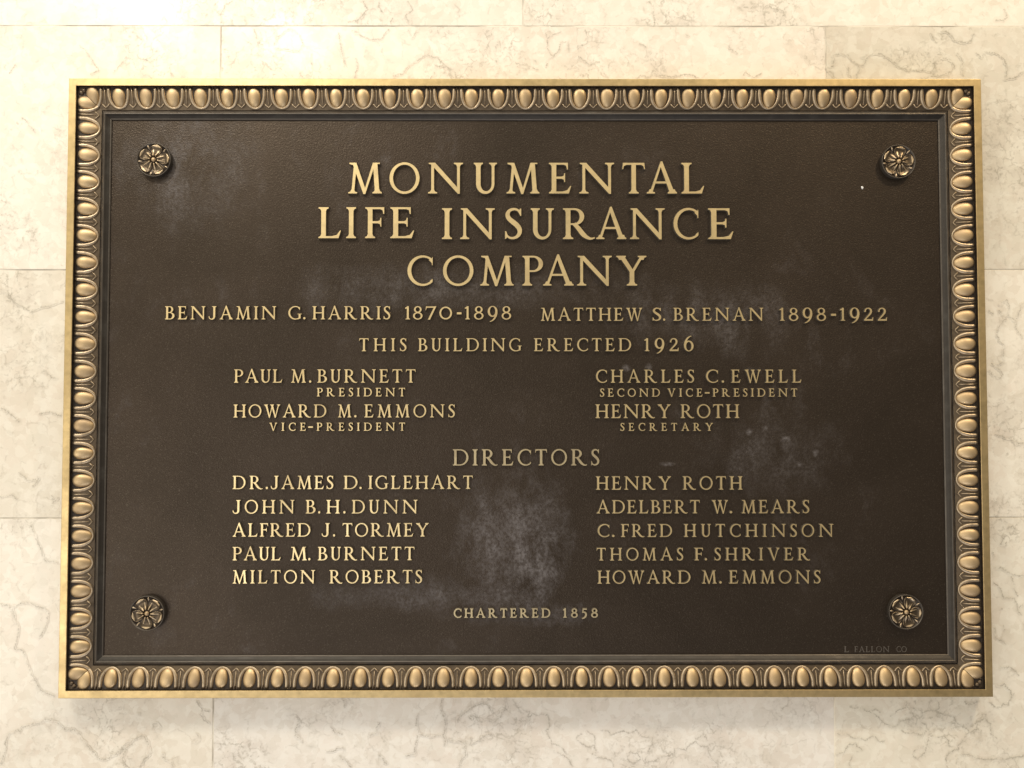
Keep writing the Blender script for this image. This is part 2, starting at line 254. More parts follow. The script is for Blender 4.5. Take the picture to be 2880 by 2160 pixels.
def vein(bm, layer, wd, raw, cx, cz, dy):
    pts = raw
    for amp in ((1.0, 0.8, 0.6, 0.4) if wd < 1.5 else (1.5,)):
        q = [pts[0]]
        for a, b in zip(pts[:-1], pts[1:]):
            d = b - a
            n = Vector((-d.y, d.x)).normalized() if d.length > 0 else Vector((0, 0))
            if d.length > 1.3: q.append((a + b) / 2 + n * random.uniform(-1, 1) * min(amp, d.length * 0.22))
            q.append(b)
        pts = q
    LIFT[0] = (LIFT[0] + 0.000003) % 0.0003
    y = dy - 0.00012 - LIFT[0]
    prev = None
    for i, p in enumerate(pts):
        d = (pts[min(i + 1, len(pts) - 1)] - pts[max(i - 1, 0)]).normalized()
        n = Vector((-d.y, d.x))
        end = 0.35 if i in (0, len(pts) - 1) else 1.0
        hw = wd * random.uniform(0.45, 1.7) * 1.45 * end
        k = random.uniform(0.6, 1.0) * end / (0.85 + 0.15 * wd)
        row = []
        for sg, val in ((-1, 0.0), (0, k), (1, 0.0)):
            v = bm.verts.new(((p.x + n.x * hw * sg) * MM - cx, y - i * 4e-7, (p.y + n.y * hw * sg) * MM - cz)); v[layer] = val; row.append(v)
        if prev:
            for j in range(2): bm.faces.new((prev[j], prev[j + 1], row[j + 1], row[j])).material_index = 1
        prev = row
wall = bpy.data.objects.new('marble_wall', None); C.objects.link(wall)
wall['label'] = 'cream veined marble wall of large polished slabs behind the bronze plaque'
wall['category'] = 'wall'
bm = bmesh.new(); box(bm, (-1.38, 0.0004, -0.72), (1.38, 0.05, 0.70)); fix(bm)
add('grout_backing', bm, M_GROUT, wall)
TONES = {(0, 0): (1.0, 1.0, 1.0), (1, 2): (0.86, 0.86, 0.83), (1, 1): (1.02, 1.01, 1.0), (2, 0): (0.93, 0.92, 0.89), (2, 1): (0.93, 0.92, 0.89), (3, 1): (0.96, 0.97, 1.0), (3, 2): (0.93, 0.93, 0.90), (2, 2): (0.98, 0.98, 0.96)}
ROWS = [(0.4040, 0.679), (0.1285, 0.4040), (-0.1465, 0.1285), (-0.4210, -0.1465), (-0.696, -0.4210)]
for r, (z0, z1) in enumerate(ROWS):
    base = -0.0025 - 0.68 * 2 if r % 2 == 0 else -0.342 - 0.68
    for k in range(4):
        x0, x1 = base + 0.68 * k, base + 0.68 * (k + 1)
        g = 0.0004
        bm = bmesh.new()
        cx, cz = (x0 + x1) / 2, (z0 + z1) / 2
        dy = random.uniform(-0.0004, 0.0003)
        box(bm, (x0 + g - cx, dy, z0 + g - cz), (x1 - g - cx, 0.02, z1 - g - cz)); fix(bm)
        bmesh.ops.bevel(bm, geom=[e for e in bm.edges if abs(e.verts[0].co.y - dy) < 1e-6 and abs(e.verts[1].co.y - dy) < 1e-6], offset=0.0005, segments=2, affect='EDGES')
        strip = bm.verts.layers.float.new('vein')
        for pl in VEINS:
            wd, raw = pl[0], [Vector((pl[i], pl[i + 1])) for i in range(1, len(pl), 2)]
            mid = raw[len(raw) // 2]
            if not (x0 < mid.x * MM < x1 and z0 < mid.y * MM < z1): continue
            vein(bm, strip, wd, raw, cx, cz, dy)
        o = add('marble_slab', bm, [M_MARBLE, M_VEIN], wall)
        o.location = (cx, 0, cz)
        if (r, k) == (1, 2): o['label'] = 'greyer marble slab above the upper right corner of the plaque'
        f = random.uniform(0.96, 1.02)
        o.color = (*TONES.get((r, k), (f, f, f * 0.99)), 1)

# ------------------------------------------------------------------ the plaque
HW, HH = 0.5, 0.3353
plaque = bpy.data.objects.new('bronze_plaque', None); C.objects.link(plaque)
plaque['label'] = 'dark bronze plaque with raised gold lettering and egg-and-dart border on marble wall'
plaque['category'] = 'plaque'
FIELD_H = 9.0

def ring(bm, prof, mats):
    """closed mitred ring; prof = [(v inwards, h out of the wall)] in mm"""
    loops = []
    for v, h in prof:
        a, c_ = HW - v * MM, HH - v * MM
        loops.append([bm.verts.new((sx * a, -h * MM, sz * c_)) for sx, sz in ((-1, 1), (1, 1), (1, -1), (-1, -1))])
    for i in range(len(prof) - 1):
        for k in range(4):
            f = bm.faces.new((loops[i][k], loops[i][(k + 1) % 4], loops[i + 1][(k + 1) % 4], loops[i + 1][k]))
            f.material_index = mats[i]
bm = bmesh.new()
ring(bm, [(0, 0), (0, 21.5), (0.15, 21.85), (0.5, 22), (7.5, 22), (7.9, 21.8), (8.0, 21.4), (8.1, 15.5)], [0, 0, 0, 0, 0, 0, 1]); fix(bm)
add('brass_edge_band', bm, [M_BAND, M_DARK], plaque)
bm = bmesh.new()
ring(bm, [(31.4, 10.2), (32.2, 11.6), (33.0, 12.6), (35.8, 14.9), (36.3, 15.0), (36.8, 14.6), (38.6, 12.6), (40.6, 10.9), (41.2, 10.7), (41.9, 10.1), (42.4, 8.6)],
     [1, 1, 0, 0, 0, 2, 2, 0, 0, 1]); fix(bm)
add('inner_fillet', bm, [M_FILLET, M_DARK, M_SLOPE], plaque)
bm = bmesh.new()
NX, NZ = 2, 2
box(bm, (-HW + 0.0418, -FIELD_H * MM, -HH + 0.0418), (HW - 0.0418, -0.002, HH - 0.0418)); fix(bm)
add('brown_field', bm, M_FIELD, plaque)

# --- egg and dart rails
def surf(v):
    u = (v - 8.0) / 23.8
    return 17.0 - 5.2 * u + 1.0 * math.sin(math.pi * min(max(u, 0), 1))
def egg_bm():
    bm = bmesh.new(); n, k = 14, 12; rows = []
    for i in range(n + 1):
        t = i / n
        a = math.pi * t
        v = 8.9 + 20.6 * (1 - math.cos(a)) / 2
        w = 7.5 * math.sin(a) ** 0.80 * (1.05 - 0.30 * t ** 1.4) if 0 < i < n else 0.0
        hh = 4.8 * math.sin(a) ** 0.7 * (1.05 - 0.25 * t) if 0 < i < n else 0.0
        if i in (0, n): rows.append([bm.verts.new((0, v, surf(v) - 0.6))])
        else: rows.append([bm.verts.new((w * math.cos(math.pi * j / k), v, surf(v) - 0.6 + hh * math.sin(math.pi * j / k) ** 0.85)) for j in range(k + 1)])
    for i in range(n):
        A, B = rows[i], rows[i + 1]
        for j in range(k):
            if len(A) == 1: bm.faces.new((A[0], B[j], B[j + 1]))
            elif len(B) == 1: bm.faces.new((A[j], B[0], A[j + 1]))
            else: bm.faces.new((A[j], B[j], B[j + 1], A[j + 1]))
    return bm
def tube(bm, pts, rad, hgt, mat, taper=None):
    """half-round moulded strip along (s, v) points lying on the rail surface"""
    k = 6; prev = None
    for i, (s, v) in enumerate(pts):
        a = pts[max(i - 1, 0)]; b = pts[min(i + 1, len(pts) - 1)]
        d = Vector((b[0] - a[0], b[1] - a[1])).normalized(); nx, ny = -d.y, d.x
        r = rad * (taper(i / (len(pts) - 1)) if taper else 1)
        row = [bm.verts.new((s + nx * r * math.cos(math.pi * j / k), v + ny * r * math.cos(math.pi * j / k), surf(v) - 0.4 + (hgt * (0.4 + 0.6 * r / rad)) * math.sin(math.pi * j / k))) for j in range(k + 1)]
        if prev:
            for j in range(k):
                f = bm.faces.new((prev[j], prev[j + 1], row[j + 1], row[j])); f.material_index = mat; f.smooth = True
        else:
            f = bm.faces.new(row); f.material_index = mat
        prev = row
    f = bm.faces.new(prev); f.material_index = mat
def shell_pts(s0, keep=0):
    p = [(s0 - 10.6, 8.6), (s0 - 10.7, 11.5)]
    for i in range(17):
        a = math.pi * i / 16
        p.append((s0 - 10.7 * math.cos(a), 14.0 + 16.0 * math.sin(a) ** 0.92))
    p += [(s0 + 10.7, 11.5), (s0 + 10.6, 8.6)]
    return p
def clip_mitre(bm, L):
    """keep what lies inside the rail's mitred ends: |s| <= L - v"""
    for sg in (-1, 1):
        g = bm.verts[:] + bm.edges[:] + bm.faces[:]
        bmesh.ops.bisect_plane(bm, geom=g, plane_co=(sg * L, 0, 0), plane_no=(sg * 1.0, 1.0, 0), clear_outer=True)
U_TAPER = lambda q: 1 - 0.38 * math.exp(-((q - 0.5) / 0.16) ** 2)
def to_world(bm, place):
    for v in bm.verts: v.co = Vector(place(*v.co)) * MM
    fix(bm)
def rail(place, L, n_eggs, span):
    bm = bmesh.new()
    vs = [8.05 + 23.6 * i / 10 for i in range(11)]
    prev = None
    for v in vs:
        row = [bm.verts.new((-(L - v), v, surf(v))), bm.verts.new((L - v, v, surf(v)))]
        if prev: bm.faces.new((prev[0], prev[1], row[1], row[0])).smooth = True
        prev = row
    pitch = 2 * span / (n_eggs - 1)
    cs = [-span + pitch * i for i in range(n_eggs)]
    corner = [-span - pitch, span + pitch]
    for s in cs: tube(bm, shell_pts(s + random.uniform(-0.2, 0.2)), 2.2 * random.uniform(0.95, 1.05), 2.3, 1, U_TAPER)
    for s in corner:
        p = shell_pts(s)
        tube(bm, p[9:] if s < 0 else p[:len(p) - 9], 2.0, 2.3, 1)
        sg = 1 if s > 0 else -1
        for u, v, rr in ((L - 14.2, 11.4, 2.6), (L - 18.5, 10.2, 1.6)):   # the small leaf that fills the outer corner
            bmesh.ops.create_uvsphere(bm, u_segments=10, v_segments=6, radius=rr, matrix=Matrix.Translation((sg * u, v, surf(v) - 0.2)))
    for i in range(n_eggs + 1):
        s = -span - pitch / 2 + pitch * i
        tube(bm, [(s, 8.8), (s, 14), (s, 20), (s, 26.2)], 0.85, 1.9, 1, lambda q: 1.15 - 0.55 * q)
        tube(bm, [(s - 4.2, 25.4), (s - 2.0, 27.6), (s, 29.2), (s + 2.0, 27.6), (s + 4.2, 25.4)], 0.75, 1.7, 1)
    def patch(outline, lift):   # dark sheet laid inside each shell, under the egg
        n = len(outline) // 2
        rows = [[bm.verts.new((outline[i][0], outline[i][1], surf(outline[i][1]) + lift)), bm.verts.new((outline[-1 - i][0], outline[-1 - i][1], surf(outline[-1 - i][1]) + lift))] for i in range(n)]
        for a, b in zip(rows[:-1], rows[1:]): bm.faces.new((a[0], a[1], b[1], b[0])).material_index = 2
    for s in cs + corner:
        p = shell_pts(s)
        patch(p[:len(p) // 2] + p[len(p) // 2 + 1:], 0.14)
    clip_mitre(bm, L)
    to_world(bm, place)
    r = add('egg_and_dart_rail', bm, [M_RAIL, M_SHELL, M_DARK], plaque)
    for s in cs + corner:
        eb = egg_bm()
        if s in corner:
            sg = 1 if s > 0 else -1
            for v in eb.verts: v.co.x += s - sg * 1.2; v.co.y -= 1.5
            clip_mitre(eb, L - 0.35)
            to_world(eb, place)
        else:
            j = random.uniform(-0.35, 0.35)
            q = random.uniform(0.94, 1.05)
            for v in eb.verts: v.co.x = v.co.x * q + s + j; v.co.y += random.uniform(-0.06, 0.06)
            to_world(eb, place)
        add('egg', eb, M_EGG, r, smooth=True)
    return r
W_, H_ = HW * 1000, HH * 1000
rail(lambda s, v, h: (s, -h, H_ - v), W_, 31, 448.0)
rail(lambda s, v, h: (s, -h, -H_ + v), W_, 31, 447.0)
rail(lambda s, v, h: (-W_ + v, -h, s), H_, 20, 282.3)
rail(lambda s, v, h: (W_ - v, -h, s), H_, 20, 282.3)

# --- rosettes covering the fixings
def rosette(x, z, rot):
    base = bpy.data.objects.new('rosette', None)
    bm = bmesh.new(); prof = [(18.6, -9.2 + 9.0), (18.9, 3.0), (18.9, 5.4), (18.7, 6.1), (18.3, 6.4), (17.9, 6.2), (17.7, 5.0), (10.0, 4.4), (0.0, 4.4)]
    N = 48; prev = None
    for r_, h in prof:
        row = [bm.verts.new((r_ * math.cos(2 * math.pi * i / N), -h, r_ * math.sin(2 * math.pi * i / N))) for i in range(N)] if r_ else [bm.verts.new((0, -h, 0))]
        if prev:
            for i in range(N):
                if len(row) == 1: bm.faces.new((prev[i], prev[(i + 1) % N], row[0])).smooth = True
                else: bm.faces.new((prev[i], prev[(i + 1) % N], row[(i + 1) % N], row[i])).smooth = True
        prev = row
    for v in bm.verts: v.co *= MM
    fix(bm)
    for f in bm.faces: f.material_index = 1 if f.calc_center_median().xz.length > 0.0176 else 0
    r = add('rosette', bm, [M_DARK, M_FILLET], plaque); r.location = (x * MM, -FIELD_H * MM, z * MM)
    def on(bm2, name, mats):
        for v in bm2.verts: v.co *= MM
        fix(bm2); o = add(name, bm2, mats, r); return o
    for p in range(5):
        a0 = rot + 2 * math.pi * p / 5
        bm = bmesh.new(); rub = bm.verts.layers.float.new('rub'); nr, na = 22, 28; grid = []
        for i in range(nr + 1):
            u = i / nr
            row = []
            for j in range(na + 1):
                w = j / na * 2 - 1
                half = R(36) * (0.93 if u < 0.55 else 0.93 - 0.16 * (u - 0.55) / 0.45)
                rr = 3.5 + (13.4 - 3.2 * abs(w) ** 3.4) * u + 0.30 * math.cos(w * 8) * u * u
                th = a0 + w * half
                lobes = abs(math.sin(w * math.pi)) ** 1.2 * math.exp(-((u - 0.14) / 0.30) ** 2)
                h = 4.9 + 0.7 * math.exp(-((u - 0.08) / 0.16) ** 2) + lobes * 1.9
                h += 2.2 * max(0.0, (u - 0.62) / 0.38) ** 1.5 * (1 - 0.40 * abs(w) ** 2)
                h += 1.0 * abs(w) ** 8 * min(1.0, u / 0.3)
                if u > 0.93: h -= 0.3
                if u <= 0.001: h = 4.3
                if abs(w) > 0.999: h = 4.2
                if u >= 0.999: h = 4.4
                vt = bm.verts.new((rr * math.cos(th), -h, rr * math.sin(th)))
                lip = min(1.0, max(0.0, (u - 0.78 - 0.35 * w * w) / 0.07)) * (0.35 if abs(w) > 0.62 else 1.0)
                rib = max(0.0, 1 - abs(abs(w) - 0.5) / (0.50 * max(0.02, 1 - u / 0.68))) * min(1.0, u / 0.06) if u < 0.66 else 0.0
                vt[rub] = max(lip, 0.9 * rib, 0.45 * abs(w) ** 10)
                row.append(vt)
            grid.append(row)
        for i in range(nr):
            for j in range(na):
                f = bm.faces.new((grid[i][j], grid[i][j + 1], grid[i + 1][j + 1], grid[i + 1][j])); f.smooth = True
        on(bm, 'petal', M_PETAL)
        a1 = a0 + R(36)
        bm = bmesh.new()
        tip = [(12.6, 4.6, 0.4), (14.4, 5.8, 0.9), (16.4, 6.5, 0.8), (17.5, 6.2, 0.25)]; prev = None
        for rr, h, wd in tip:
            c_, s_ = math.cos(a1), math.sin(a1)
            row = [bm.verts.new((rr * c_ - s_ * wd * k, -(h - (0.9 if k else 0)), rr * s_ + c_ * wd * k)) for k in (-1, 0, 1)]
            if prev:
                for k in range(2): bm.faces.new((prev[k], prev[k + 1], row[k + 1], row[k])).smooth = True
            prev = row
        on(bm, 'sepal', M_SHELL)
    bm = bmesh.new(); bmesh.ops.create_uvsphere(bm, u_segments=20, v_segments=12, radius=2.6)
    for v in bm.verts: v.co = Vector((v.co.x, -6.0 + v.co.y * 0.9, v.co.z))
    for f in bm.faces: f.smooth = True
    on(bm, 'centre_boss', M_EGG)
M_PETAL, t_, b_ = new_mat('rosette_bronze')   # high places rubbed bright, the hollows still patinated
r_ = node(t_, 'ShaderNodeAttribute', attribute_name='rub').outputs['Fac']
n_ = noise(t_, obj_coord(t_), 260, 4).outputs[0]
k_ = ramp(t_, math_(t_, 'ADD', r_, math_(t_, 'MULTIPLY', math_(t_, 'SUBTRACT', n_, 0.5), 0.5)), [(0.15, 0.0), (0.75, 1.0)])
t_.links.new(mix(t_, k_, (0.11, 0.084, 0.058), (0.58, 0.45, 0.29)), b_.inputs['Base Color'])
b_.inputs['Metallic'].default_value = 0.95; b_.inputs['Roughness'].default_value = 0.40
rosette(-409.2, 247.6, R(78)); rosette(411.4, 246.0, R(80)); rosette(-409.5, -247.1, R(50)); rosette(411.5, -246.7, R(68))

# ------------------------------------------------------------------ lettering: roman capitals drawn as strokes, cap height 1
def quad(x0, y0, w0, x1, y1, w1):
    return [(x0 - w0 / 2, y0), (x0 + w0 / 2, y0), (x1 + w1 / 2, y1), (x1 - w1 / 2, y1)]
def rect(x0, y0, x1, y1): return [(x0, y0), (x1, y0), (x1, y1), (x0, y1)]
def serif(xc, w, y, l=0.09, r=0.09):
    d = 1 if y < 0.5 else -1
    P = []
    if l > 0: P += [(xc - w / 2 + 0.005, y + d * 0.14), (xc - w / 2 - 0.03, y + d * 0.065), (xc - w / 2 - l, y + d * 0.042), (xc - w / 2 - l, y)]
    else: P += [(xc - w / 2 + 0.005, y + d * 0.14), (xc - w / 2 + 0.005, y)]
    if r > 0: P += [(xc + w / 2 + r, y), (xc + w / 2 + r, y + d * 0.042), (xc + w / 2 + 0.03, y + d * 0.065), (xc + w / 2 - 0.005, y + d * 0.14)]
    else: P += [(xc + w / 2 - 0.005, y), (xc + w / 2 - 0.005, y + d * 0.14)]
    return P
def ribbon(pts, sub=5):
    def cr(a, b, c, d, t): return tuple(0.5 * (2 * b[i] + (c[i] - a[i]) * t + (2 * a[i] - 5 * b[i] + 4 * c[i] - d[i]) * t * t + (3 * b[i] - a[i] - 3 * c[i] + d[i]) * t ** 3) for i in range(3))
    P = []
    n = len(pts)
    for i in range(n - 1):
        a, b, c, d = pts[max(i - 1, 0)], pts[i], pts[i + 1], pts[min(i + 2, n - 1)]
        for k in range(sub): P.append(cr(a, b, c, d, k / sub))
    P.append(pts[-1])
    L, Rr = [], []
    for i, (x, y, w) in enumerate(P):
        a, b = P[max(i - 1, 0)], P[min(i + 1, len(P) - 1)]
        dx, dy = b[0] - a[0], b[1] - a[1]; q = math.hypot(dx, dy) or 1
        L.append((x - dy / q * w / 2, y + dx / q * w / 2)); Rr.append((x + dy / q * w / 2, y - dx / q * w / 2))
    return [[L[i], Rr[i], Rr[i + 1], L[i + 1]] for i in range(len(P) - 1)]
def arc(co, ro, ci, ri, a0, a1, n=None):
    n = n or max(4, int(abs(a1 - a0) / 12))
    f = lambda c, r, a: (c[0] + r[0] * math.cos(R(a)), c[1] + r[1] * math.sin(R(a)))
    A = [a0 + (a1 - a0) * i / n for i in range(n + 1)]
    return [[f(co, ro, A[i]), f(co, ro, A[i + 1]), f(ci, ri, A[i + 1]), f(ci, ri, A[i])] for i in range(n)]
K, t_n = 0.150, 0.092          # thick and thin strokes
def stem(x, w=K, top=True, bot=True, **kw):
    p = [rect(x - w / 2, 0.0, x + w / 2, 1.0)]
    if bot: p.append(serif(x, w, 0, kw.get('bl', 0.085), kw.get('br', 0.085)))
    if top: p.append(serif(x, w, 1, kw.get('tl', 0.085), kw.get('tr', 0.085)))
    return p
def arms(w, top=True, bottom=True, middle=True):
    p = []
    if top: p += [rect(0.16, 0.935, w, 1.0), [(w - 0.14, 0.94), (w - 0.05, 0.90), (w - 0.025, 0.78), (w + 0.005, 0.78), (w + 0.005, 1.0), (w - 0.14, 1.0)]]
    if middle: p += [rect(0.16, 0.478, w - 0.11, 0.55), [(w - 0.20, 0.55), (w - 0.13, 0.58), (w - 0.115, 0.66), (w - 0.085, 0.66), (w - 0.085, 0.37), (w - 0.115, 0.37), (w - 0.13, 0.45), (w - 0.20, 0.478)]]
    if bottom: p += [rect(0.16, 0.0, w + 0.03, 0.068), [(w - 0.18, 0.0), (w + 0.035, 0.0), (w + 0.11, 0.25), (w + 0.08, 0.25), (w - 0.02, 0.11), (w - 0.18, 0.066)]]
    return p
def glyph(ch):
    if ch == 'I': return stem(0.16), 0.32
    if ch == 'E': return stem(0.16, br=0, tr=0) + arms(0.60), 0.71
    if ch == 'F': return stem(0.16, tr=0) + arms(0.60, bottom=False), 0.605
    if ch == 'L': return stem(0.16, br=0) + arms(0.60, False, True, False), 0.71
    if ch == 'T':
        return stem(0.37, top=False) + [rect(0.03, 0.93, 0.71, 1.0), [(0.0, 0.79), (0.03, 0.79), (0.055, 0.89), (0.14, 0.935), (0.14, 1.0), (0.02, 1.0)], [(0.74, 0.79), (0.72, 1.0), (0.60, 1.0), (0.60, 0.935), (0.685, 0.89), (0.71, 0.79)]], 0.74
    if ch == 'H': return stem(0.165) + stem(0.805) + [rect(0.2, 0.46, 0.8, 0.535)], 0.97
    if ch == 'N':
        return [quad(0.155, 0, t_n, 0.155, 0.97, t_n), serif(0.155, t_n, 0, 0.10, 0.10), quad(0.975, 0.05, t_n, 0.975, 1, t_n), serif(0.975, t_n, 1, 0.10, 0.10),
                [(0.03, 1.0), (0.03, 0.96), (0.115, 0.93), (0.955, -0.01), (1.02, -0.01), (1.02, 0.11), (0.235, 1.0)]], 1.12
    if ch == 'M':
        return [quad(0.14, 0, t_n, 0.225, 0.97, t_n), serif(0.14, t_n, 0, 0.095, 0.10), quad(0.935, 0, K, 0.865, 1.0, K * 0.95), serif(0.935, K, 0, 0.08, 0.075),
                [(0.03, 1.0), (0.03, 0.955), (0.15, 0.92), (0.485, -0.02), (0.545, -0.02), (0.565, 0.11), (0.255, 1.0)], [(0.48, -0.02), (0.55, -0.02), (0.88, 1.0), (0.79, 1.0)], rect(0.80, 0.955, 1.02, 1.0)], 1.085
    if ch == 'U':
        return [rect(0.075, 0.30, 0.075 + K, 1.0), serif(0.15, K, 1, 0.075, 0.075), rect(0.585, 0.30, 0.585 + t_n, 1.0), serif(0.631, t_n, 1, 0.085, 0.085)] + \
               arc((0.376, 0.31), (0.301, 0.325), (0.405, 0.31), (0.18, 0.235), 180, 360), 0.765
    if ch == 'A':
        return [[(0.085, 0), (0.175, 0), (0.50, 0.97), (0.455, 1.04)], serif(0.13, 0.08, 0, 0.09, 0.10), [(0.76, 0), (0.92, 0), (0.515, 1.05), (0.465, 1.05), (0.43, 0.95)], serif(0.84, 0.16, 0, 0.075, 0.07), rect(0.23, 0.325, 0.72, 0.395)], 0.99
    if ch == 'O': return arc((0.49, 0.5), (0.49, 0.515), (0.49, 0.5), (0.372, 0.435), 0, 360), 0.98
    if ch == 'C':
        return arc((0.5, 0.5), (0.5, 0.515), (0.525, 0.5), (0.395, 0.44), 48, 312) + [[(0.70, 0.86), (0.80, 0.76), (0.81, 0.68), (0.835, 0.68), (0.835, 0.95), (0.815, 0.95), (0.80, 0.90)], [(0.76, 0.085), (0.835, 0.14), (0.835, 0.23), (0.74, 0.155)]], 0.835
    if ch == 'G':
        return arc((0.5, 0.5), (0.5, 0.515), (0.525, 0.5), (0.395, 0.44), 48, 300) + [[(0.70, 0.86), (0.80, 0.76), (0.81, 0.70), (0.835, 0.70), (0.835, 0.95), (0.815, 0.95), (0.80, 0.90)],
                [(0.66, 0.0), (0.76, 0.03), (0.885, 0.075), (0.885, 0.42), (0.745, 0.42), (0.745, 0.12), (0.66, 0.10)], rect(0.66, 0.385, 0.965, 0.43)], 0.965
    if ch == 'D':
        return stem(0.16, br=0, tr=0) + [rect(0.16, 0.935, 0.46, 1.0), rect(0.16, 0.0, 0.46, 0.065)] + arc((0.45, 0.5), (0.515, 0.5), (0.44, 0.5), (0.395, 0.436), -90, 90), 0.965
    if ch == 'P':
        return stem(0.16, tr=0) + [rect(0.16, 0.94, 0.37, 1.0), rect(0.2, 0.455, 0.37, 0.515)] + arc((0.36, 0.728), (0.32, 0.272), (0.35, 0.728), (0.185, 0.213), -90, 90), 0.68
    if ch == 'R':
        return stem(0.16, tr=0) + [rect(0.16, 0.94, 0.37, 1.0), rect(0.2, 0.455, 0.40, 0.515)] + arc((0.36, 0.728), (0.30, 0.272), (0.35, 0.728), (0.165, 0.213), -90, 90) + \
               ribbon([(0.34, 0.50, 0.12), (0.47, 0.36, 0.14), (0.62, 0.16, 0.15), (0.75, 0.055, 0.11), (0.87, 0.015, 0.07), (0.985, 0.05, 0.04)]), 1.0
    if ch == 'B':
        return stem(0.16, br=0, tr=0) + [rect(0.16, 0.94, 0.35, 1.0), rect(0.2, 0.49, 0.37, 0.55), rect(0.16, 0.0, 0.37, 0.062)] + \
               arc((0.34, 0.755), (0.275, 0.245), (0.335, 0.75), (0.14, 0.192), -90, 90) + arc((0.36, 0.27), (0.36, 0.27), (0.35, 0.277), (0.205, 0.215), -90, 90), 0.725
    if ch == 'S':
        return ribbon([(0.48, 0.80, 0.05), (0.435, 0.905, 0.065), (0.35, 0.962, 0.075), (0.25, 0.965, 0.085), (0.15, 0.91, 0.10), (0.105, 0.80, 0.125), (0.14, 0.675, 0.14), (0.25, 0.565, 0.155), (0.37, 0.455, 0.155), (0.45, 0.33, 0.14), (0.455, 0.20, 0.12), (0.39, 0.09, 0.10), (0.28, 0.036, 0.08), (0.17, 0.045, 0.07), (0.085, 0.12, 0.06), (0.055, 0.23, 0.045)]) + \
               [[(0.44, 0.93), (0.47, 0.99), (0.505, 0.99), (0.505, 0.75), (0.47, 0.75)], [(0.03, 0.26), (0.03, 0.01), (0.06, 0.01), (0.10, 0.07), (0.065, 0.26)]], 0.535
    if ch == 'J':
        return [rect(0.345, 0.25, 0.345 + K, 1.0), serif(0.42, K, 1, 0.085, 0.085)] + ribbon([(0.42, 0.32, K), (0.415, 0.18, 0.145), (0.355, 0.07, 0.115), (0.25, 0.02, 0.085), (0.14, 0.035, 0.07), (0.065, 0.10, 0.06), (0.035, 0.19, 0.05)]) + [[(0.0, 0.24), (0.02, 0.10), (0.06, 0.06), (0.10, 0.10), (0.05, 0.24)]], 0.585
    if ch == 'V':
        return [[(0.07, 1.0), (0.24, 1.0), (0.535, 0.10), (0.52, -0.03), (0.465, -0.03)], serif(0.155, K, 1, 0.08, 0.07), [(0.47, -0.03), (0.53, -0.03), (0.87, 1.0), (0.785, 1.0)], serif(0.828, t_n, 1, 0.09, 0.08)], 0.955
    if ch == 'W':
        return [[(0.06, 1.0), (0.21, 1.0), (0.43, 0.10), (0.42, -0.03), (0.365, -0.03)], serif(0.135, K, 1, 0.08, 0.07), [(0.37, -0.03), (0.43, -0.03), (0.66, 1.0), (0.585, 1.0)],
                [(0.50, 1.0), (0.65, 1.0), (0.88, 0.10), (0.87, -0.03), (0.815, -0.03)], serif(0.60, K, 1, 0.075, 0.06), [(0.82, -0.03), (0.88, -0.03), (1.14, 1.0), (1.06, 1.0)], serif(1.10, t_n, 1, 0.085, 0.075)], 1.22
    if ch == 'Y':
        return [[(0.07, 1.0), (0.24, 1.0), (0.565, 0.46), (0.415, 0.46)], serif(0.155, K, 1, 0.08, 0.07), [(0.46, 0.46), (0.56, 0.46), (0.86, 1.0), (0.77, 1.0)], serif(0.815, t_n, 1, 0.09, 0.09), rect(0.415, 0.0, 0.415 + K, 0.5), serif(0.49, K, 0)], 0.955
    if ch == '1': return [rect(0.13, 0, 0.28, 1.0), serif(0.205, K, 0, 0.10, 0.10), [(0.0, 0.80), (0.0, 0.89), (0.16, 0.955), (0.23, 1.0), (0.28, 1.0), (0.27, 0.80), (0.14, 0.82)]], 0.385
    if ch == '8': return arc((0.36, 0.75), (0.29, 0.25), (0.36, 0.755), (0.155, 0.17), 0, 360) + arc((0.36, 0.265), (0.36, 0.285), (0.36, 0.262), (0.225, 0.20), 0, 360), 0.72
    if ch in '96':
        p = arc((0.37, 0.60), (0.37, 0.42), (0.37, 0.62), (0.205, 0.335), 0, 360) + ribbon([(0.65, 0.66, 0.17), (0.655, 0.48, 0.165), (0.60, 0.24, 0.15), (0.47, 0.02, 0.115), (0.30, -0.12, 0.075), (0.16, -0.17, 0.05)])
        if ch == '6': p = [[(0.74 - x, 1.0 - y) for x, y in q] for q in p]
        return p, 0.74
    if ch == '7':
        return [rect(0.06, 0.88, 0.80, 0.985), [(0.0, 0.68), (0.03, 0.68), (0.10, 0.86), (0.16, 0.90), (0.10, 1.0), (0.05, 1.0)], [(0.66, 0.95), (0.84, 1.02), (0.36, 0.0), (0.20, 0.0)], rect(0.19, -0.02, 0.37, 0.02)], 0.84
    if ch == '0': return arc((0.48, 0.48), (0.48, 0.49), (0.48, 0.48), (0.345, 0.385), 0, 360), 0.96
    if ch == '2':
        return ribbon([(0.10, 0.68, 0.13), (0.115, 0.80, 0.10), (0.20, 0.92, 0.085), (0.34, 0.965, 0.085), (0.48, 0.91, 0.12), (0.555, 0.77, 0.15), (0.52, 0.60, 0.145), (0.38, 0.41, 0.12), (0.20, 0.22, 0.10), (0.08, 0.06, 0.09)]) + [rect(0.02, 0.0, 0.70, 0.125), [(0.62, 0.0), (0.70, 0.0), (0.72, 0.27), (0.685, 0.27), (0.60, 0.10)]], 0.72
    if ch == '5':
        return [rect(0.18, 0.87, 0.60, 0.98)] + ribbon([(0.21, 0.96, 0.085), (0.165, 0.56, 0.085)], 1) + ribbon([(0.13, 0.55, 0.07), (0.28, 0.60, 0.09), (0.44, 0.54, 0.14), (0.535, 0.36, 0.16), (0.48, 0.14, 0.15), (0.32, -0.04, 0.10), (0.10, -0.12, 0.05)]), 0.62
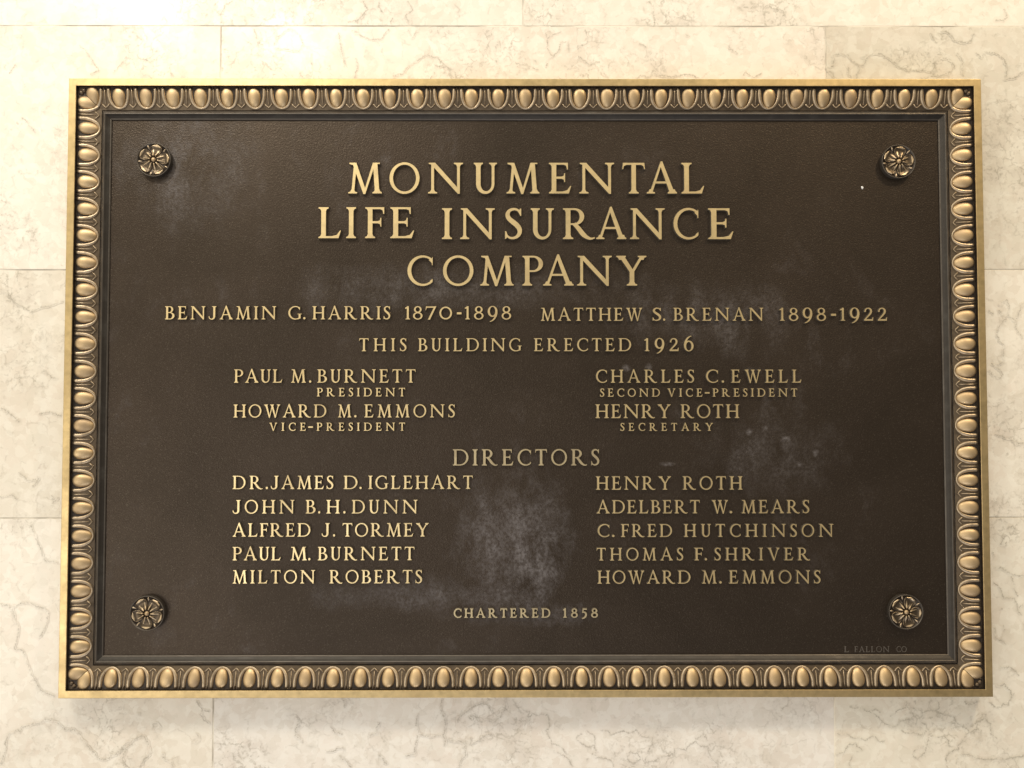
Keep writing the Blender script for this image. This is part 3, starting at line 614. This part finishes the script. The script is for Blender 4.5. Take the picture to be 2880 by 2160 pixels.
    if ch == '-': return [rect(0, 0.38, 0.36, 0.54)], 0.36
    if ch == '.': return [[(0.09 + 0.092 * math.cos(R(a)), 0.088 + 0.092 * math.sin(R(a))) for a in range(0, 360, 30)]], 0.18
GL = {}
def triangulated(ch):
    """union of a glyph's strokes: verts, triangles, boundary edges"""
    if ch in GL: return GL[ch]
    polys, w = glyph(ch)
    vs, fs = [], []
    for p in polys:
        a = sum(p[i][0] * p[(i + 1) % len(p)][1] - p[(i + 1) % len(p)][0] * p[i][1] for i in range(len(p)))
        if a < 0: p = p[::-1]
        fs.append(list(range(len(vs), len(vs) + len(p)))); vs += [Vector(q) for q in p]
    v, e, f, ov, oe, of = delaunay_2d_cdt(vs, [], fs, 1, 1e-4)
    tris = [t for t, o in zip(f, of) if len(o)]
    xs = [v[i].x for t in tris for i in t]
    lo, hi = min(xs), max(xs)
    GL[ch] = ([tuple(q) for q in v], tris, lo, hi, w)
    return GL[ch]
def put_letter(bm, ch, x0, x1, z0, cap, h0, h1, bev, draft, wt=0.0):
    v, tris, lo, hi, w = triangulated(ch)
    k = (x1 - x0) / (hi - lo)
    P = [Vector((x0 + (q[0] - lo) * k, z0 + q[1] * cap)) for q in v]
    edges = {}
    for t in tris:
        for i in range(len(t)):
            a, b = t[i], t[(i + 1) % len(t)]
            if (b, a) in edges: edges.pop((b, a))
            else: edges[(a, b)] = 1
    nrm = {}
    for a, b in edges:
        d = P[b] - P[a]
        if d.length < 1e-9: continue
        n = Vector((d.y, -d.x)).normalized()
        for i in (a, b): nrm.setdefault(i, []).append(n)
    def off(i, d):
        ns = nrm.get(i)
        if not ns: return P[i]
        s = Vector((0, 0))
        for n in ns: s += n
        if s.length < 1e-6: return P[i]
        s.normalize(); c_ = max(0.55, s.dot(ns[0]))
        return P[i] + s * (d / c_)
    inn = {i: off(i, wt - bev * 0.25) for t in tris for i in t}
    front = {i: bm.verts.new((q.x, -h1, q.y)) for i, q in inn.items()}
    for t in tris:
        try: bm.faces.new([front[i] for i in t]).material_index = 0
        except ValueError: pass
    ids = {i for e in edges for i in e}
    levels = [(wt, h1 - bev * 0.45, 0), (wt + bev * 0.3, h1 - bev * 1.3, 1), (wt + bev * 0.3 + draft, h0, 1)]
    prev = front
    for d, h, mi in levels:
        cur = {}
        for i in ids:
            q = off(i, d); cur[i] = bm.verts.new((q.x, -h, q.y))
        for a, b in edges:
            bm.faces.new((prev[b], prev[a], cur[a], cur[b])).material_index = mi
        prev = cur
def finish(bm, name, mats):
    for v in bm.verts: v.co *= MM
    fix(bm)
    return add(name, bm, mats, plaque)

TITLE = [
    ('MONUMENTAL', 210.8, 34.3, [(-195.5, -158.6), (-150.3, -117.0), (-107.7, -69.1), (-57.3, -31.6), (-21.1, 15.1), (25.7, 50.3), (59.1, 97.7), (106.7, 131.8), (133.6, 167.0), (172.0, 197.1)]),
    ('LIFE', 161.2, 34.4, [(-228.1, -203.3), (-197.5, -186.8), (-176.8, -155.8), (-149.1, -122.7)]),
    ('INSURANCE', 160.2, 34.3, [(-92.2, -81.1), (-72.2, -34.0), (-22.8, -4.1), (5.5, 31.1), (41.0, 76.4), (77.6, 110.8), (114.8, 153.2), (162.8, 190.3), (201.1, 228.9)]),
    ('COMPANY', 108.8, 33.0, [(-130.1, -102.3), (-91.1, -57.5), (-50.0, -13.3), (-3.7, 19.0), (19.1, 52.6), (56.4, 94.7), (99.7, 132.8)]),
]
LINES = [
    ('n1', 71.7, 14.5, [('BENJAMIN', -395.7, -273.9), ('G', -260.6, -245.9), ('.', -244.3, -241.7), ('HARRIS', -234.2, -148.8), ('1870', -132.5, -81.0), ('-', -75.7, -70.6), ('1898', -66.9, -16.1)]),
    ('n2', 70.1, 14.3, [('MATTHEW', 16.6, 128.0), ('S', 139.4, 148.8), ('.', 150.7, 153.3), ('BRENAN', 162.3, 261.1), ('1898', 279.0, 330.1), ('-', 335.6, 341.1), ('1922', 345.7, 397.2)]),
    ('er', 36.7, 14.2, [('THIS', -182.7, -130.9), ('BUILDING', -118.1, -4.6), ('ERECTED', 9.0, 115.5), ('1926', 130.2, 184.1)]),
    ('pb', 2.2, 14.6, [('PAUL', -319.3, -266.6), ('M', -256.9, -240.8), ('.', -237.3, -234.8), ('BURNETT', -228.2, -120.7)]),
    ('pr', -12.7, 9.1, [('PRESIDENT', -228.5, -132.2)]),
    ('he', -35.8, 14.2, [('HOWARD', -319.5, -218.2), ('M', -205.5, -190.9), ('.', -187.8, -185.1), ('EMMONS', -176.6, -77.7)]),
    ('vp', -50.3, 8.7, [('VICE', -280.2, -240.4), ('-', -237.7, -232.7), ('PRESIDENT', -228.5, -132.1)]),
    ('ce', 2.0, 14.3, [('CHARLES', 76.9, 184.4), ('C', 197.5, 210.6), ('.', 214.6, 217.3), ('EWELL', 225.2, 302.2)]),
    ('sv', -13.2, 8.8, [('SECOND', 81.4, 146.7), ('VICE', 155.3, 193.4), ('-', 196.1, 201.1), ('PRESIDENT', 204.8, 297.3)]),
    ('hr', -36.7, 15.0, [('HENRY', 76.2, 158.5), ('ROTH', 169.4, 233.5)]),
    ('se', -50.6, 8.4, [('SECRETARY', 103.5, 204.5)]),
    ('di', -88.3, 17.6, [('DIRECTORS', -79.8, 80.1)]),
    ('d1', -113.8, 14.5, [('DR', -319.6, -286.8), ('.', -283.6, -281.1), ('JAMES', -278.1, -210.0), ('D', -198.8, -183.7), ('.', -181.6, -179.1), ('IGLEHART', -171.9, -57.9)]),
    ('d2', -140.3, 14.7, [('JOHN', -319.3, -252.2), ('B', -239.9, -229.1), ('.', -226.3, -224.0), ('H', -217.4, -202.8), ('.', -199.0, -196.5), ('DUNN', -189.7, -118.2)]),
    ('d3', -165.3, 14.5, [('ALFRED', -319.1, -234.6), ('J', -222.3, -213.6), ('.', -210.0, -207.7), ('TORMEY', -199.7, -106.0)]),
    ('d4', -190.9, 14.5, [('PAUL', -318.8, -266.6), ('M', -255.9, -238.2), ('.', -236.7, -234.3), ('BURNETT', -226.3, -121.3)]),
    ('d5', -215.8, 14.3, [('MILTON', -318.5, -229.2), ('ROBERTS', -213.5, -113.0)]),
    ('r1', -114.8, 14.5, [('HENRY', 76.4, 158.4), ('ROTH', 171.2, 236.3)]),
    ('r2', -140.5, 14.3, [('ADELBERT', 77.0, 189.6), ('W', 202.7, 220.3), ('.', 221.9, 224.9), ('MEARS', 235.2, 309.0)]),
    ('r3', -166.1, 13.9, [('C', 77.9, 90.7), ('.', 93.5, 96.4), ('FRED', 103.5, 159.0), ('HUTCHINSON', 172.1, 334.8)]),
    ('r4', -191.5, 13.6, [('THOMAS', 76.8, 171.0), ('F', 183.2, 192.5), ('.', 194.3, 197.0), ('SHRIVER', 205.2, 309.3)]),
    ('r5', -216.5, 14.1, [('HOWARD', 77.7, 178.7), ('M', 191.3, 207.2), ('.', 209.9, 212.8), ('EMMONS', 220.8, 320.3)]),
    ('ch', -252.8, 9.6, [('CHARTERED', -78.4, 26.0), ('1858', 40.3, 77.7)]),
    ('st', -291.2, 6.2, [('L', 345.9, 351.3), ('FALLON', 357.1, 395.1), ('CO', 402.8, 414.0)]),
]
for word, z, cap, ext in TITLE:
    bm = bmesh.new()
    for ch, (a, b) in zip(word, ext):
        put_letter(bm, ch, a, b, z, cap, FIELD_H - 0.4, FIELD_H + 3.6, 0.35, 0.5)
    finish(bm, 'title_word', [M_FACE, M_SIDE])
PIECE = {'pr': 'office_line', 'vp': 'office_line', 'sv': 'office_line', 'se': 'office_line', 'di': 'heading_line', 'er': 'date_line', 'ch': 'date_line', 'st': 'maker_mark'}
for key, z, cap, words in LINES:
    bm = bmesh.new()
    low = key == 'st'
    h1 = FIELD_H + (0.6 if low else 2.9)
    for wd, a, b in words:
        ws = [triangulated(ch)[3] - triangulated(ch)[2] for ch in wd]
        tot = sum(ws) * cap; n = len(wd)
        gap = (b - a - tot) / (n - 1) if n > 1 else 0.0
        s = cap
        if n == 1: s = (b - a) / ws[0]
        elif gap < 0.10 * cap:
            gap = 0.10 * cap; s = (b - a - gap * (n - 1)) / sum(ws)
        x = a
        for ch, q in zip(wd, ws):
            put_letter(bm, ch, x, x + q * s, z, cap, FIELD_H - 0.4, h1, 0.10 if low else 0.22, 0.15 if low else 0.45, {'ch': 0.24}.get(key, 0.10 if cap < 10 and not low else 0.0))
            x += q * s + gap
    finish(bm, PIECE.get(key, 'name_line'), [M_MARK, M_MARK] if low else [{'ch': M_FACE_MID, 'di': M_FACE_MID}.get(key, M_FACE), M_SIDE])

# --- a chip of white paint stuck to the field
bm = bmesh.new(); bmesh.ops.create_icosphere(bm, subdivisions=2, radius=1.0)
for v in bm.verts: v.co = Vector((v.co.x * 1.35 * (1 + 0.25 * math.sin(3 * v.co.z)), v.co.y * 0.5, v.co.z * 1.75 - 0.3 * v.co.x)) * MM
o = add('paint_fleck', bm, M_FLECK, plaque, smooth=True)
o.location = (0.3732, -FIELD_H * MM, 0.2183)
